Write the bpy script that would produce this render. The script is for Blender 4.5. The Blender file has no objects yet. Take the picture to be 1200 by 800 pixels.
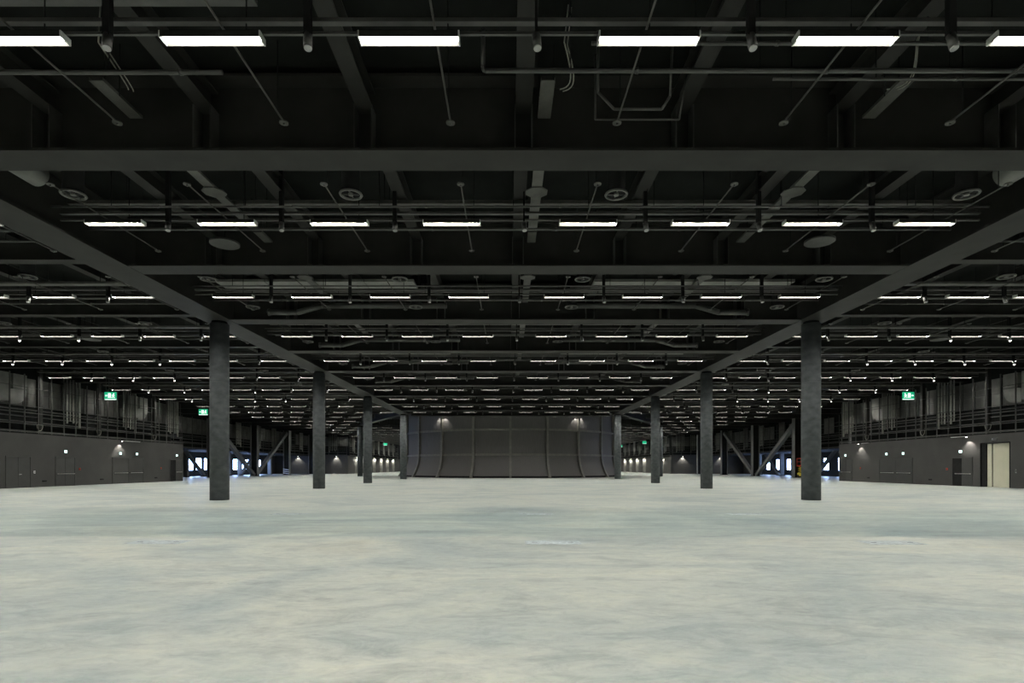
import bpy, math, random
random.seed(7)
PI = math.pi
sc = bpy.context.scene
COL = sc.collection

# ------------------------------------------------------------------ camera
F_PX = 658.5
CAM = (-0.37, 0.0, 1.67)
cd = bpy.data.cameras.new('camera')
cd.sensor_width = 36.0
cd.lens = F_PX / 1200 * 36.0
cd.shift_x = 4.7 / 1200
cd.shift_y = 147.0 / 1200
cd.clip_end = 600
cam = bpy.data.objects.new('camera', cd)
cam.location = CAM
cam.rotation_euler = (PI / 2, 0, 0)
COL.objects.link(cam)
sc.camera = cam

# ------------------------------------------------------------------ world and exposure
w = bpy.data.worlds.new('world')
sc.world = w
w.use_nodes = True
bg = w.node_tree.nodes['Background']
bg.inputs[0].default_value = (0.62, 0.74, 1.0, 1)
bg.inputs[1].default_value = 1.0
vs = sc.view_settings
vs.view_transform = 'Standard'
vs.look = 'None'
vs.gamma = 1.0
vs.use_curve_mapping = False
vs.exposure = 0.0
LAMP = 145.0          # radiance of the ceiling light panels
WINDOW = 22.0          # radiance of the daylit panes

# ------------------------------------------------------------------ materials
MATS = {}
def _nt(name):
    m = bpy.data.materials.new(name)
    m.use_nodes = True
    nt = m.node_tree
    return m, nt, nt.nodes['Principled BSDF']

def mat(name, col, rough=0.6, var=0.25, scale=3.0, metallic=0.0, bump=0.0, spec=0.3, stretch=(1, 1, 1)):
    if name in MATS:
        return MATS[name]
    m, nt, b = _nt(name)
    tc = nt.nodes.new('ShaderNodeTexCoord')
    mp = nt.nodes.new('ShaderNodeMapping')
    mp.inputs['Scale'].default_value = stretch
    nz = nt.nodes.new('ShaderNodeTexNoise')
    nz.inputs['Scale'].default_value = scale
    nz.inputs['Detail'].default_value = 5
    nt.links.new(tc.outputs['Object'], mp.inputs['Vector'])
    nt.links.new(mp.outputs['Vector'], nz.inputs['Vector'])
    cr = nt.nodes.new('ShaderNodeValToRGB')
    cr.color_ramp.elements[0].position = 0.3
    cr.color_ramp.elements[1].position = 0.7
    cr.color_ramp.elements[0].color = (*[c * (1 - var) for c in col], 1)
    cr.color_ramp.elements[1].color = (*[min(1, c * (1 + var)) for c in col], 1)
    nt.links.new(nz.outputs['Fac'], cr.inputs['Fac'])
    nt.links.new(cr.outputs['Color'], b.inputs['Base Color'])
    b.inputs['Roughness'].default_value = rough
    b.inputs['Metallic'].default_value = metallic
    b.inputs['Specular IOR Level'].default_value = spec
    if bump:
        bp = nt.nodes.new('ShaderNodeBump')
        bp.inputs['Strength'].default_value = bump
        bp.inputs['Distance'].default_value = 0.02
        nt.links.new(nz.outputs['Fac'], bp.inputs['Height'])
        nt.links.new(bp.outputs['Normal'], b.inputs['Normal'])
    MATS[name] = m
    return m

def emit(name, col, strength):
    if name in MATS:
        return MATS[name]
    m, nt, b = _nt(name)
    b.inputs['Base Color'].default_value = (*[c * 0.5 for c in col], 1)
    b.inputs['Emission Color'].default_value = (*col, 1)
    b.inputs['Emission Strength'].default_value = strength
    MATS[name] = m
    return m

def floor_material():
    m, nt, b = _nt('polished_concrete')
    N, L = nt.nodes.new, nt.links.new
    tc = N('ShaderNodeTexCoord')
    def noise(sx, sy, scale, detail=6, rough=0.6, dist=0.0, off=0.0):
        mp = N('ShaderNodeMapping')
        mp.inputs['Scale'].default_value = (sx, sy, 1)
        mp.inputs['Location'].default_value = (off, off * 0.7, 0)
        L(tc.outputs['Object'], mp.inputs['Vector'])
        n = N('ShaderNodeTexNoise')
        n.inputs['Scale'].default_value = scale
        n.inputs['Detail'].default_value = detail
        n.inputs['Roughness'].default_value = rough
        n.inputs['Distortion'].default_value = dist
        L(mp.outputs['Vector'], n.inputs['Vector'])
        return n.outputs['Fac']
    def ramp(fac, stops):
        r = N('ShaderNodeValToRGB')
        e = r.color_ramp.elements
        e[0].position, e[0].color = stops[0][0], (*stops[0][1], 1)
        e[1].position, e[1].color = stops[-1][0], (*stops[-1][1], 1)
        for p, c in stops[1:-1]:
            k = e.new(p)
            k.color = (*c, 1)
        L(fac, r.inputs['Fac'])
        return r.outputs['Color']
    def mix(fac, a, bb, mode='MIX'):
        x = N('ShaderNodeMix')
        x.data_type = 'RGBA'
        x.blend_type = mode
        if isinstance(fac, float):
            x.inputs[0].default_value = fac
        else:
            L(fac, x.inputs[0])
        L(a, x.inputs[6])
        L(bb, x.inputs[7])
        return x.outputs[2]
    # pours: cloudy warm and cool concrete
    big = noise(0.36, 0.52, 0.50, 7, 0.64, 1.3)
    base = ramp(big, [(0.30, (0.310, 0.362, 0.375)), (0.44, (0.430, 0.468, 0.450)), (0.57, (0.548, 0.563, 0.512)), (0.75, (0.470, 0.470, 0.415))])
    mid = noise(0.55, 1.15, 1.25, 9, 0.70, 1.2, 11.0)
    base = mix(0.85, base, ramp(mid, [(0.28, (0.46, 0.50, 0.52)), (0.50, (0.93, 0.94, 0.93)), (0.72, (1.12, 1.09, 1.0))]), 'MULTIPLY')
    fine = noise(0.9, 1.5, 4.2, 9, 0.75, 0.8, 31.0)
    base = mix(0.8, base, ramp(fine, [(0.3, (0.70, 0.72, 0.74)), (0.55, (1.0, 1.0, 1.0)), (0.75, (1.12, 1.10, 1.06))]), 'MULTIPLY')
    # one bay poured from a cooler batch of concrete
    sep = N('ShaderNodeSeparateXYZ')
    L(tc.outputs['Object'], sep.inputs[0])
    band = ramp_in = N('ShaderNodeValToRGB')
    mr = N('ShaderNodeMapRange')
    mr.inputs[1].default_value = 10.0
    mr.inputs[2].default_value = 40.0
    L(sep.outputs['Y'], mr.inputs[0])
    e = band.color_ramp.elements
    e[0].position, e[0].color = 0.115, (0, 0, 0, 1)
    e[1].position, e[1].color = 0.119, (0.75, 0.75, 0.75, 1)
    k = e.new(0.30); k.color = (1, 1, 1, 1)
    k = e.new(0.46); k.color = (0, 0, 0, 1)
    L(mr.outputs[0], band.inputs['Fac'])
    cool = noise(0.16, 0.9, 0.9, 5, 0.6, 0.8, 57.0)
    coolc = ramp(cool, [(0.34, (0.56, 0.65, 0.70)), (0.62, (0.90, 0.97, 0.97))])
    cooled = mix(1.0, base, coolc, 'MULTIPLY')
    base = mix(band.outputs['Color'], base, cooled)
    # dark scuffs from tyres
    sc_n = noise(0.22, 1.2, 2.3, 3, 0.5, 1.6, 83.0)
    scuff = ramp(sc_n, [(0.485, (1, 1, 1)), (0.5, (0.62, 0.62, 0.60)), (0.515, (1, 1, 1))])
    where = ramp(noise(0.2, 0.3, 0.6, 3, 0.5, 0.0, 120.0), [(0.52, (0, 0, 0)), (0.68, (0.7, 0.7, 0.7))])
    base = mix(where, base, mix(1.0, base, scuff, 'MULTIPLY'))
    L(base, b.inputs['Base Color'])
    rr = N('ShaderNodeMapRange')
    rr.inputs[3].default_value = 0.24
    rr.inputs[4].default_value = 0.50
    L(mid, rr.inputs[0])
    L(rr.outputs[0], b.inputs['Roughness'])
    b.inputs['Specular IOR Level'].default_value = 0.35
    bp = N('ShaderNodeBump')
    bp.inputs['Strength'].default_value = 0.05
    bp.inputs['Distance'].default_value = 0.01
    L(fine, bp.inputs['Height'])
    L(bp.outputs['Normal'], b.inputs['Normal'])
    MATS['floor'] = m
    return m

M_FLOOR = floor_material()
M_STEEL = mat('black_painted_steel', (0.0235, 0.0235, 0.021), 0.6, 0.2, 1.2, spec=0.15)
M_DECK = mat('black_roof_deck', (0.011, 0.012, 0.011), 0.85, 0.25, 0.8, spec=0.08)
M_CONC = mat('dark_stained_concrete', (0.080, 0.088, 0.091), 0.75, 0.28, 2.6, bump=0.10, spec=0.25, stretch=(1, 1, 1.4))
M_WALL = mat('anthracite_wall_paint', (0.045, 0.0445, 0.042), 0.7, 0.10, 0.7, spec=0.25)
M_DOOR = mat('anthracite_door_paint', (0.039, 0.039, 0.037), 0.5, 0.10, 1.5, spec=0.35)
M_PANEL = mat('grey_sheet_metal', (0.17, 0.17, 0.155), 0.5, 0.22, 1.4, metallic=0.1, spec=0.4)
M_WPANEL = mat('dark_wall_sheet', (0.10, 0.10, 0.092), 0.55, 0.3, 1.1, spec=0.3)
M_RISER = mat('pale_riser_pipe', (0.24, 0.24, 0.215), 0.45, 0.15, 2.0, spec=0.4)  # paler colour carries the lamp light falling on the risers
M_FRAME = mat('dark_galvanised_steel', (0.045, 0.045, 0.041), 0.5, 0.25, 3.0, spec=0.4)
M_PIPE = mat('grey_painted_pipe', (0.054, 0.054, 0.049), 0.45, 0.2, 2.5, spec=0.4)
M_TRAY = mat('galvanised_tray', (0.066, 0.066, 0.058), 0.5, 0.25, 3.0, metallic=0.1, spec=0.4)
M_BLACK = mat('matt_black', (0.014, 0.014, 0.014), 0.8, 0.2, 4.0, spec=0.1)
M_LOUVRE = mat('black_louvre_lining', (0.024, 0.024, 0.022), 0.8, 0.1, 4.0, spec=0.0)
M_CAP = mat('white_end_cap', (0.55, 0.55, 0.52), 0.5, 0.05, 8.0)
M_RING = mat('grey_diffuser_ring', (0.115, 0.115, 0.105), 0.45, 0.1, 5.0)
M_DRUM = mat('dark_metal_cladding', (0.135, 0.130, 0.127), 0.55, 0.16, 6.0, spec=0.25, stretch=(6, 6, 0.15))
M_RIB = mat('dark_rib_steel', (0.185, 0.180, 0.160), 0.5, 0.15, 2.0, spec=0.4)
M_CHROME = mat('brushed_steel', (0.55, 0.55, 0.52), 0.3, 0.1, 8.0, metallic=0.9, spec=0.5)
M_BEIGE = mat('cream_panel', (0.46, 0.445, 0.34), 0.6, 0.06, 1.0)
M_RED = mat('red_paint', (0.55, 0.05, 0.02), 0.4, 0.1, 3.0)
M_YELLOW = mat('yellow_paint', (0.60, 0.48, 0.05), 0.4, 0.12, 3.0)
M_WHITE = mat('white_paint', (0.75, 0.75, 0.74), 0.5, 0.05, 3.0)
M_HATCH = mat('steel_floor_hatch', (0.42, 0.47, 0.49), 0.55, 0.30, 9.0, spec=0.3)
M_RUBBER = mat('black_rubber', (0.02, 0.02, 0.02), 0.9, 0.1, 5.0)
M_CABLE = mat('grey_cable', (0.24, 0.24, 0.20), 0.6, 0.1, 5.0)
M_LENS_OFF = mat('clear_lens', (0.30, 0.30, 0.29), 0.2, 0.05, 5.0, spec=0.6)
M_LAMP = emit('lit_light_panel', (1.0, 0.985, 0.92), LAMP)
M_SPOT = emit('lit_spot_lens', (1.0, 0.97, 0.9), 7.0)
M_WASH = emit('lit_wall_washer_lens', (1.0, 0.96, 0.88), 25.0)
M_PANE = emit('daylit_pane', (0.38, 0.55, 1.0), WINDOW)
M_GREEN = emit('green_sign_face', (0.01, 0.52, 0.25), 0.75)
M_SIGNW = emit('white_sign_symbol', (0.85, 1.0, 0.92), 1.3)
M_EXIT = emit('small_lit_exit_sign', (0.72, 0.98, 0.95), 2.2)

# ------------------------------------------------------------------ geometry helpers
class G:
    """collects simple solids, then becomes one mesh"""
    def __init__(self):
        self.v, self.f, self.s, self.mi, self.cur = [], [], [], [], 0
    def face(self, idx, smooth=False):
        self.f.append(idx); self.s.append(smooth); self.mi.append(self.cur)
    def box(self, x0, x1, y0, y1, z0, z1):
        n = len(self.v)
        self.v += [(x, y, z) for z in (z0, z1) for y in (y0, y1) for x in (x0, x1)]
        for q in ((0, 2, 3, 1), (4, 5, 7, 6), (0, 1, 5, 4), (2, 6, 7, 3), (0, 4, 6, 2), (1, 3, 7, 5)):
            self.face([n + i for i in q])
        return self
    def tube(self, p, q, r0, r1=None, n=10, caps=True):
        r1 = r0 if r1 is None else r1
        d = [q[i] - p[i] for i in range(3)]
        l = math.sqrt(sum(c * c for c in d)) or 1e-9
        d = [c / l for c in d]
        a = (0, 0, 1) if abs(d[2]) < 0.9 else (1, 0, 0)
        u = (d[1] * a[2] - d[2] * a[1], d[2] * a[0] - d[0] * a[2], d[0] * a[1] - d[1] * a[0])
        ul = math.sqrt(sum(c * c for c in u)); u = [c / ul for c in u]
        v = (d[1] * u[2] - d[2] * u[1], d[2] * u[0] - d[0] * u[2], d[0] * u[1] - d[1] * u[0])
        b = len(self.v)
        for c, r in ((p, r0), (q, r1)):
            for k in range(n):
                t = 2 * PI * k / n
                self.v.append(tuple(c[i] + r * (math.cos(t) * u[i] + math.sin(t) * v[i]) for i in range(3)))
        for k in range(n):
            j = (k + 1) % n
            self.face([b + k, b + j, b + n + j, b + n + k], True)
        if caps:
            self.face([b + k for k in range(n)][::-1])
            self.face([b + n + k for k in range(n)])
        return self
    def path(self, pts, r, n=8):
        for a, b in zip(pts[:-1], pts[1:]):
            self.tube(a, b, r, n=n)
        return self
    def torus(self, c, R, r, n=20, k=6):
        b = len(self.v)
        for i in range(n):
            t = 2 * PI * i / n
            for j in range(k):
                s = 2 * PI * j / k
                rr = R + r * math.cos(s)
                self.v.append((c[0] + rr * math.cos(t), c[1] + rr * math.sin(t), c[2] + r * math.sin(s)))
        for i in range(n):
            for j in range(k):
                i2, j2 = (i + 1) % n, (j + 1) % k
                self.face([b + i * k + j, b + i2 * k + j, b + i2 * k + j2, b + i * k + j2], True)
        return self
    def prism(self, poly, axis, a0, a1):
        """extrude a polygon given in the plane across 'axis' (x: (y,z), y: (x,z), z: (x,y))"""
        n, b = len(poly), len(self.v)
        for a in (a0, a1):
            for (p, q) in poly:
                self.v.append({'x': (a, p, q), 'y': (p, a, q), 'z': (p, q, a)}[axis])
        self.face([b + i for i in range(n)][::-1])
        self.face([b + n + i for i in range(n)])
        for i in range(n):
            j = (i + 1) % n
            self.face([b + i, b + j, b + n + j, b + n + i])
        return self
    def grid(self, rows, smooth=True):
        """surface through rows of points"""
        b = len(self.v); m = len(rows[0])
        for r in rows:
            self.v += r
        for i in range(len(rows) - 1):
            for j in range(m - 1):
                self.face([b + i * m + j, b + i * m + j + 1, b + (i + 1) * m + j + 1, b + (i + 1) * m + j], smooth)
        return self
    def mesh(self, name, *mats):
        me = bpy.data.meshes.new(name)
        me.from_pydata(self.v, [], self.f)
        me.polygons.foreach_set('use_smooth', self.s)
        for m in mats:
            me.materials.append(m)
        if len(mats) > 1:
            me.polygons.foreach_set('material_index', self.mi)
        me.update()
        import bmesh
        bm = bmesh.new(); bm.from_mesh(me)
        bmesh.ops.recalc_face_normals(bm, faces=bm.faces[:])
        bm.to_mesh(me); bm.free()
        return me

def link(name, data, parent=None, loc=(0, 0, 0), rz=0.0):
    o = bpy.data.objects.new(name, data)
    o.location = loc
    o.rotation_euler = (0, 0, rz)
    if parent is not None:
        o.parent = parent
    COL.objects.link(o)
    return o

def tag(o, label, cat, group=None, kind=None):
    o['label'] = label
    if cat: o['category'] = cat
    if group: o['group'] = group
    if kind: o['kind'] = kind
    return o

def thing(name, label, cat, loc=(0, 0, 0), rz=0.0, group=None, parts=()):
    """parts: (name, mesh[, local location[, sub-parts]])"""
    e = link(name, None, None, loc, rz)
    e.empty_display_size = 0.2
    tag(e, label, cat, group)
    for p in parts:
        o = link(p[0], p[1], e, p[2] if len(p) > 2 else (0, 0, 0))
        for s in (p[3] if len(p) > 3 else ()):
            link(s[0], s[1], o, s[2] if len(s) > 2 else (0, 0, 0))
    return e

def struct(name, me, label=None, parent=None):
    o = link(name, me, parent)
    if parent is None:
        o['kind'] = 'structure'
        if label: o['label'] = label
    return o

ORD = ['first', 'second', 'third', 'fourth', 'fifth', 'sixth', 'seventh', 'eighth', 'ninth', 'tenth', 'eleventh', 'twelfth',
       'thirteenth', 'fourteenth', 'fifteenth', 'sixteenth', 'seventeenth', 'eighteenth', 'nineteenth', 'twentieth',
       'twenty-first', 'twenty-second', 'twenty-third', 'twenty-fourth', 'twenty-fifth', 'twenty-sixth', 'twenty-seventh',
       'twenty-eighth', 'twenty-ninth', 'thirtieth', 'thirty-first', 'thirty-second', 'thirty-third', 'thirty-fourth', 'thirty-fifth', 'thirty-sixth']
def side_of(x): return 'left' if x < 0 else 'right'

# ------------------------------------------------------------------ dimensions (metres, camera looks along +Y)
A = 15.0                      # half width of the central bay
HB = 9.02                     # underside of girders
ZSEC = 10.12                  # underside of secondary beams
ZDECK = 11.0
XW = 39.4                     # side walls
YW = 67.5                     # where the side walls stop
XU = 48.6                     # upper service wall beyond them
XF = 57.0                     # facade
YP = 137.0                    # far cross walls
YE = 212.0
YB = -31.0
ZW = 4.38
GIRD = [6.0 + 7.5 * k for k in range(-5, 28)]        # girder lines ... 6, 13.5, 21, 28.5 ...
ROWS = [9.93 + 7.5 * k for k in range(-5, 27)]       # light rows
R1 = 5                                               # index of the first row in view

def xin(y):
    if 78.0 < y < 103.0:
        return A + 12.0 * min(1.0, max(0.0, (y - 78.6) / 22.5)) + 1.1
    return A + 0.72
def in_drum(x, y, m=2.0):
    return math.hypot(x, y - 105.1) < 19.1 + m
def px(x, y, z):
    d = y - CAM[1]
    return (595.3 + F_PX * (x - CAM[0]) / d, 547 - F_PX * (z - CAM[2]) / d) if d > 0.2 else (9e9, 9e9)
def in_view(x, y, z, m=0):
    p = px(x, y, z)
    return -m < p[0] < 1200 + m and -m < p[1] < 800 + m

# ------------------------------------------------------------------ the setting
struct('floor', G().box(-XF - 1, XF + 1, YB - 1, YE + 1, -0.3, 0).mesh('floor', M_FLOOR), 'pale grey green polished concrete floor')
struct('ceiling', G().box(-XF - 1, XF + 1, YB - 1, YE + 1, ZDECK, ZDECK + 0.3).mesh('ceiling', M_DECK), 'black roof deck above the beams')
struct('wall_rear', G().box(-XF, XF, YB - 0.3, YB, 0, ZDECK).mesh('wall_rear', M_WALL), 'dark wall behind the viewer')
struct('wall_end', G().box(-XW, XW, YE, YE + 0.3, 0, ZW).mesh('wall_end', M_WALL), 'dark end wall at the far end')
struct('wall_end_upper', G().box(-XW, XW, YE, YE + 0.3, ZW, ZDECK).mesh('wall_end_upper', M_DECK), 'black upper end wall at the far end')
# left lower wall
struct('wall_left', G().box(-XW - 1.5, -XW, YB, YW, 0, ZW).mesh('wall_left', M_WALL), 'low anthracite wall along the left side')
# right lower wall with the goods opening
OP0, OP1, OPZ = 44.55, 47.25, 3.62
struct('wall_right', G().box(XW, XW + 1.5, YB, OP0, 0, ZW).box(XW, XW + 1.5, OP1, YW, 0, ZW).box(XW, XW + 1.5, OP0, OP1, OPZ, ZW)
       .mesh('wall_right', M_WALL), 'low anthracite wall along the right side')
for s, nm in ((-1, 'left'), (1, 'right')):
    def sx(a, b): return (min(s * a, s * b), max(s * a, s * b))
    x0, x1 = sx(XW + 1.5, XW + 1.8)
    struct('wall_%s_upper' % nm, G().box(x0, x1, YB, YW, 0, ZDECK).mesh('wall_upper', M_DECK), 'black set back wall above the low %s wall' % nm)
    x0, x1 = sx(XW + 1.8, XF)
    struct('wall_%s_return' % nm, G().box(x0, x1, YW - 0.3, YW, 0, ZDECK).mesh('wall_return', M_WALL), 'dark return wall closing the %s lobby' % nm)
    # upper service wall of the lobby and its soffit
    x0, x1 = sx(XU, XU + 0.3)
    x2, x3 = sx(XU, XF)
    struct('wall_%s_lobby' % nm, G().box(x0, x1, YW, YP, ZW + 0.2, ZDECK).box(x2, x3, YW, YP, ZW, ZW + 0.2).mesh('wall_lobby', M_DECK),
           'dark upper wall over the %s daylit lobby' % nm)
    # cross wall at the far end of the lobby, with an upper part set back
    x0, x1 = sx(XW, XF)
    struct('wall_%s_cross' % nm, G().box(x0, x1, YP, YP + 0.3, 0, ZW + 0.1).box(x0, x1, YP + 0.3, YP + 1.2, ZW - 0.2, ZW + 0.1).mesh('wall_cross', M_WALL),
           'dark cross wall behind the %s lobby' % nm)
    struct('wall_%s_cross_upper' % nm, G().box(x0, x1, YP + 1.2, YP + 1.5, ZW, ZDECK).mesh('wall_cross_upper', M_DECK), 'black set back wall above the %s cross wall' % nm)
    x0, x1 = sx(XW, XW + 0.3)
    struct('wall_%s_far' % nm, G().box(x0, x1, YP + 0.3, YE, 0, ZW).box(*sx(XW, XW + 1.5), YP + 0.3, YE, ZW - 0.2, ZW).mesh('wall_far', M_WALL),
           'dark far side wall on the %s' % nm)
    struct('wall_%s_far_upper' % nm, G().box(*sx(XW + 1.2, XW + 1.5), YP + 1.5, YE, ZW, ZDECK).mesh('wall_far_upper', M_DECK), 'black set back wall above the far %s wall' % nm)

# facade with daylit windows on both sides
def facade(s, nm, wins, n0):
    zs, zh = 1.05, 3.30
    x0, x1 = (s * XF, s * (XF + 0.4))
    lo, hi = min(x0, x1), max(x0, x1)
    g = G().box(lo, hi, YW, YP, 0, zs).box(lo, hi, YW, YP, zh, ZW)
    y = YW
    for (a, b) in wins:
        g.box(lo, hi, y, a, zs, zh)
        y = b
    g.box(lo, hi, y, YP, zs, zh)
    struct('wall_%s_facade' % nm, g.mesh('wall_facade', M_WALL), 'dark facade wall with bright windows on the %s' % nm)
    for i, (a, b) in enumerate(wins):
        f = G().box(s * XF - 0.03, s * XF + 0.03, a, a + 0.07, zs, zh).box(s * XF - 0.03, s * XF + 0.03, b - 0.07, b, zs, zh)
        f.box(s * XF - 0.03, s * XF + 0.03, a, b, zs, zs + 0.07).box(s * XF - 0.03, s * XF + 0.03, a, b, zh - 0.07, zh)
        o = struct('window_%d' % (n0 + i), f.mesh('window_frame', M_FRAME), 'bright daylit window in the %s facade, %s from the near end' % (nm, ORD[i]))
        link('pane', G().box(*sorted((s * (XF + 0.10), s * (XF + 0.14))), a, b, zs, zh).mesh('pane', M_PANE), o)
facade(-1, 'left', [(96.4 + 2.75 * k, 98.4 + 2.75 * k) for k in range(12)], 1)
facade(1, 'right', [(95.9 + 4.5 * k, 97.7 + 4.5 * k) for k in range(8)], 13)

# ------------------------------------------------------------------ structural frame
def ibeam_parts(axis, a0, a1, z, fw, depth, ft=0.06, wt=0.06):
    def b(u0, u1, z0, z1):
        return G().box(a0, a1, u0, u1, z0, z1) if axis == 'x' else G().box(u0, u1, a0, a1, z0, z1)
    return [('bottom_flange', b(-fw / 2, fw / 2, z, z + ft).mesh('bottom_flange', M_STEEL)),
            ('web', b(-wt / 2, wt / 2, z + ft, z + depth - ft).mesh('web', M_STEEL)),
            ('top_flange', b(-fw / 2, fw / 2, z + depth - ft, z + depth).mesh('top_flange', M_STEEL))]

# longitudinal girders on the column lines
for s in (-1, 1):
    thing('longitudinal_girder', 'dark steel girder running lengthwise on the %s column row' % side_of(s), 'girder', (s * A, 0, 0), 0, 'lengthwise girders',
          ibeam_parts('y', YB + 0.02, 79.3, HB, 1.4, ZDECK - HB - 0.03, 0.08, 0.5))
    # branch that swings outwards round the drum
    g = thing('branch_girder', 'dark girder branching outwards round the drum on the %s' % side_of(s), 'girder', (s * A, 78.6, 0), -s * math.atan2(12, 22.5), 'branch girders',
              ibeam_parts('y', 0.9, 25.0, HB + 0.01, 0.9, ZDECK - HB - 0.03, 0.08, 0.3))

# cross girders: centre bay and the aisles
cg = ibeam_parts('x', -A + 0.72, A - 0.72, HB, 0.9, 1.80, 0.07, 0.06)
stiff = G().box(-0.012, 0.012, -0.43, -0.035, HB + 0.07, ZSEC - 0.005).mesh('stiffener', M_FRAME)
for i, y in enumerate(GIRD):
    if y > 82 or y < YB + 1: continue
    n = i - 6
    lab = 'wide dark cross girder over the centre bay, %s from the front' % ORD[n] if n >= 0 else 'wide dark cross girder over the centre bay, %s behind the viewer' % ORD[-n - 1]
    parts = list(cg)
    if 0 <= n < 5:
        for k in range(-3, 4):
            for e in (-0.2, 0.2):
                parts.append(('stiffener', stiff, (k * 3.75 + e, 0, 0)))
    thing('cross_girder', lab, 'girder', (0, y, 0), 0, 'cross girders of the centre bay', parts)
AGC = {}
for i, y in enumerate(GIRD):
    n = i - 7
    for s in (-1, 1):
        if y < YB + 1 or y > YE - 1: continue
        xi = max(xin(y), math.sqrt(max(0.0, 20.2 ** 2 - (y - 105.1) ** 2)))
        ln = (XU - 1.05 if YW < y < YP else XW + (1.4 if y < YP else 0.0)) - xi
        x0 = xi if s > 0 else -xi - ln
        if round(ln, 2) not in AGC: AGC[round(ln, 2)] = ibeam_parts('x', 0, ln, 9.33, 0.45, 1.2, 0.05, 0.05)
        ps = AGC[round(ln, 2)]
        lab = 'slim dark cross beam over the %s aisle, %s from the front' % (side_of(s), ORD[n]) if n >= 0 else 'slim dark cross beam over the %s aisle, %s behind the viewer' % (side_of(s), ORD[-n - 1])
        thing('aisle_beam', lab, 'beam', (x0, y, 0), 0, 'cross beams of the aisles', ps)

# secondary beams (lengthwise, between the girders)
sec = ibeam_parts('y', 0.04, 7.46, ZSEC, 0.38, 0.5, 0.03, 0.03)
SECN = 0
for i, y in enumerate(GIRD[:-1]):
    n = i - 5
    for k in range(-10, 11):
        x = 3.75 * k
        if abs(abs(x) - A) < 0.5: continue
        if abs(x) < A and y > 76: continue
        if abs(x) > XW + 1: continue
        if y > 100 or y < YB + 1 or abs(x) < max(xin(min(y, 102.9)), xin(min(y + 7.6, 102.9))) + 0.6 and y > 70 and abs(x) > A or in_drum(x, y + 4, 5): continue
        vis = n >= 0 and (in_view(x, y + 7.4, ZSEC, 20) or in_view(x, max(y, 1) + 4, ZSEC, 20))
        if vis:
            where = 'on the centre line' if k == 0 else ('%s %s of the centre line' % (ORD[abs(k) - 1], side_of(x)) if abs(k) < 4 else '%s over the %s aisle' % (ORD[abs(k) - 5], side_of(x)))
            lab = 'narrow dark roof beam, %s, in bay %s from the front' % (where, ORD[n])
            thing('roof_beam', lab, 'beam', (x, y, 0), 0, 'secondary roof beams', sec)

# round columns of the centre bay
cshaft = G().tube((0, 0, 0), (0, 0, HB - 0.12), 0.45, n=40).mesh('shaft', M_CONC)
cbear = G().tube((0, 0, HB - 0.12), (0, 0, HB), 0.37, n=24).mesh('bearing', M_BLACK)  # narrow bearing, coloured black as the shadow gap under the girder
cjoint = G().torus((0, 0, 0), 0.447, 0.006, 32, 4).mesh('joint', M_BLACK)
CY = [28.5, 43.5, 58.6, 78.6]
for s in (-1, 1):
    for i, y in enumerate(CY + [-1.5 - 15]):
        lab = 'round dark concrete column, %s of the %s row' % (('nearest', 'second', 'third', 'farthest')[i], side_of(s)) if i < 4 else 'round dark concrete column behind the viewer on the %s' % side_of(s)
        thing('round_column', lab, 'column', (s * A, y, 0), 0, 'round columns of the centre bay', [('shaft', cshaft), ('bearing', cbear), ('joint', cjoint, (0, 0, 3.0)), ('joint', cjoint, (0, 0, 6.0))])
    thing('round_column', 'round dark column under the branch girder on the %s' % side_of(s), 'column', (s * 27.0, 101.1, 0), 0, 'round columns of the centre bay', [('shaft', cshaft), ('bearing', cbear)])

# ------------------------------------------------------------------ the drum with its flared skirt
DC, DR = (0.0, 105.1), 19.1
def flare(z):
    return 0.0 if z > 4.0 else 1.25 * ((4.0 - z) / 4.0) ** 2.2
def dp(th, z, out=0.0):
    r = DR + flare(z) + out
    return (DC[0] + r * math.sin(th), DC[1] - r * math.cos(th), z)
drum = thing('drum', 'round dark metal clad drum with curved ribs and flared foot between the columns', 'drum', (0, 0, 0))
core = [[dp(2 * PI * k / 72, z, -0.12) for k in range(73)] for z in (0.0, 0.5, 1, 1.5, 2, 2.5, 3, 3.5, 4, 7, ZDECK)]
link('core', G().grid(core).mesh('core', M_BLACK), drum)
TIERS = [(0.28, 3.50), (3.66, 7.36), (7.54, ZDECK - 0.02)]
HALF = PI / 21
for k in range(21):
    t0 = 2 * PI * k / 21
    for (z0, z1) in TIERS:
        zz = [z0 + (z1 - z0) * i / 8 for i in range(9)] if z0 < 3 else [z0, z1]
        rows = [[dp(t0 + HALF * 2 * (j / 6), z, 0.0) for j in range(7)] for z in zz]
        me = G().grid(rows).mesh('cladding_panel', M_DRUM)
        link('cladding_panel', me, drum)
def rib_mesh(th):
    g = G()
    zz = [0.0, 0.25, 0.5, 0.8, 1.2, 1.6, 2.0, 2.5, 3.0, 3.5, 4.0, ZDECK - 0.02]
    hw = 0.17
    a = [[], [], [], []]
    c, s_ = math.cos(th), math.sin(th)
    for z in zz:
        for i, (out, lat) in enumerate(((-0.08, -hw), (0.34, -hw), (0.34, hw), (-0.08, hw))):
            p = dp(th, z, out)
            a[i].append((p[0] + c * lat, p[1] + s_ * lat, z))
    for i in range(3):
        g.grid([a[i], a[i + 1]], False)
    return g.mesh('rib', M_RIB)
for k in range(21):
    link('rib', rib_mesh(2 * PI * k / 21), drum)
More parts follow.
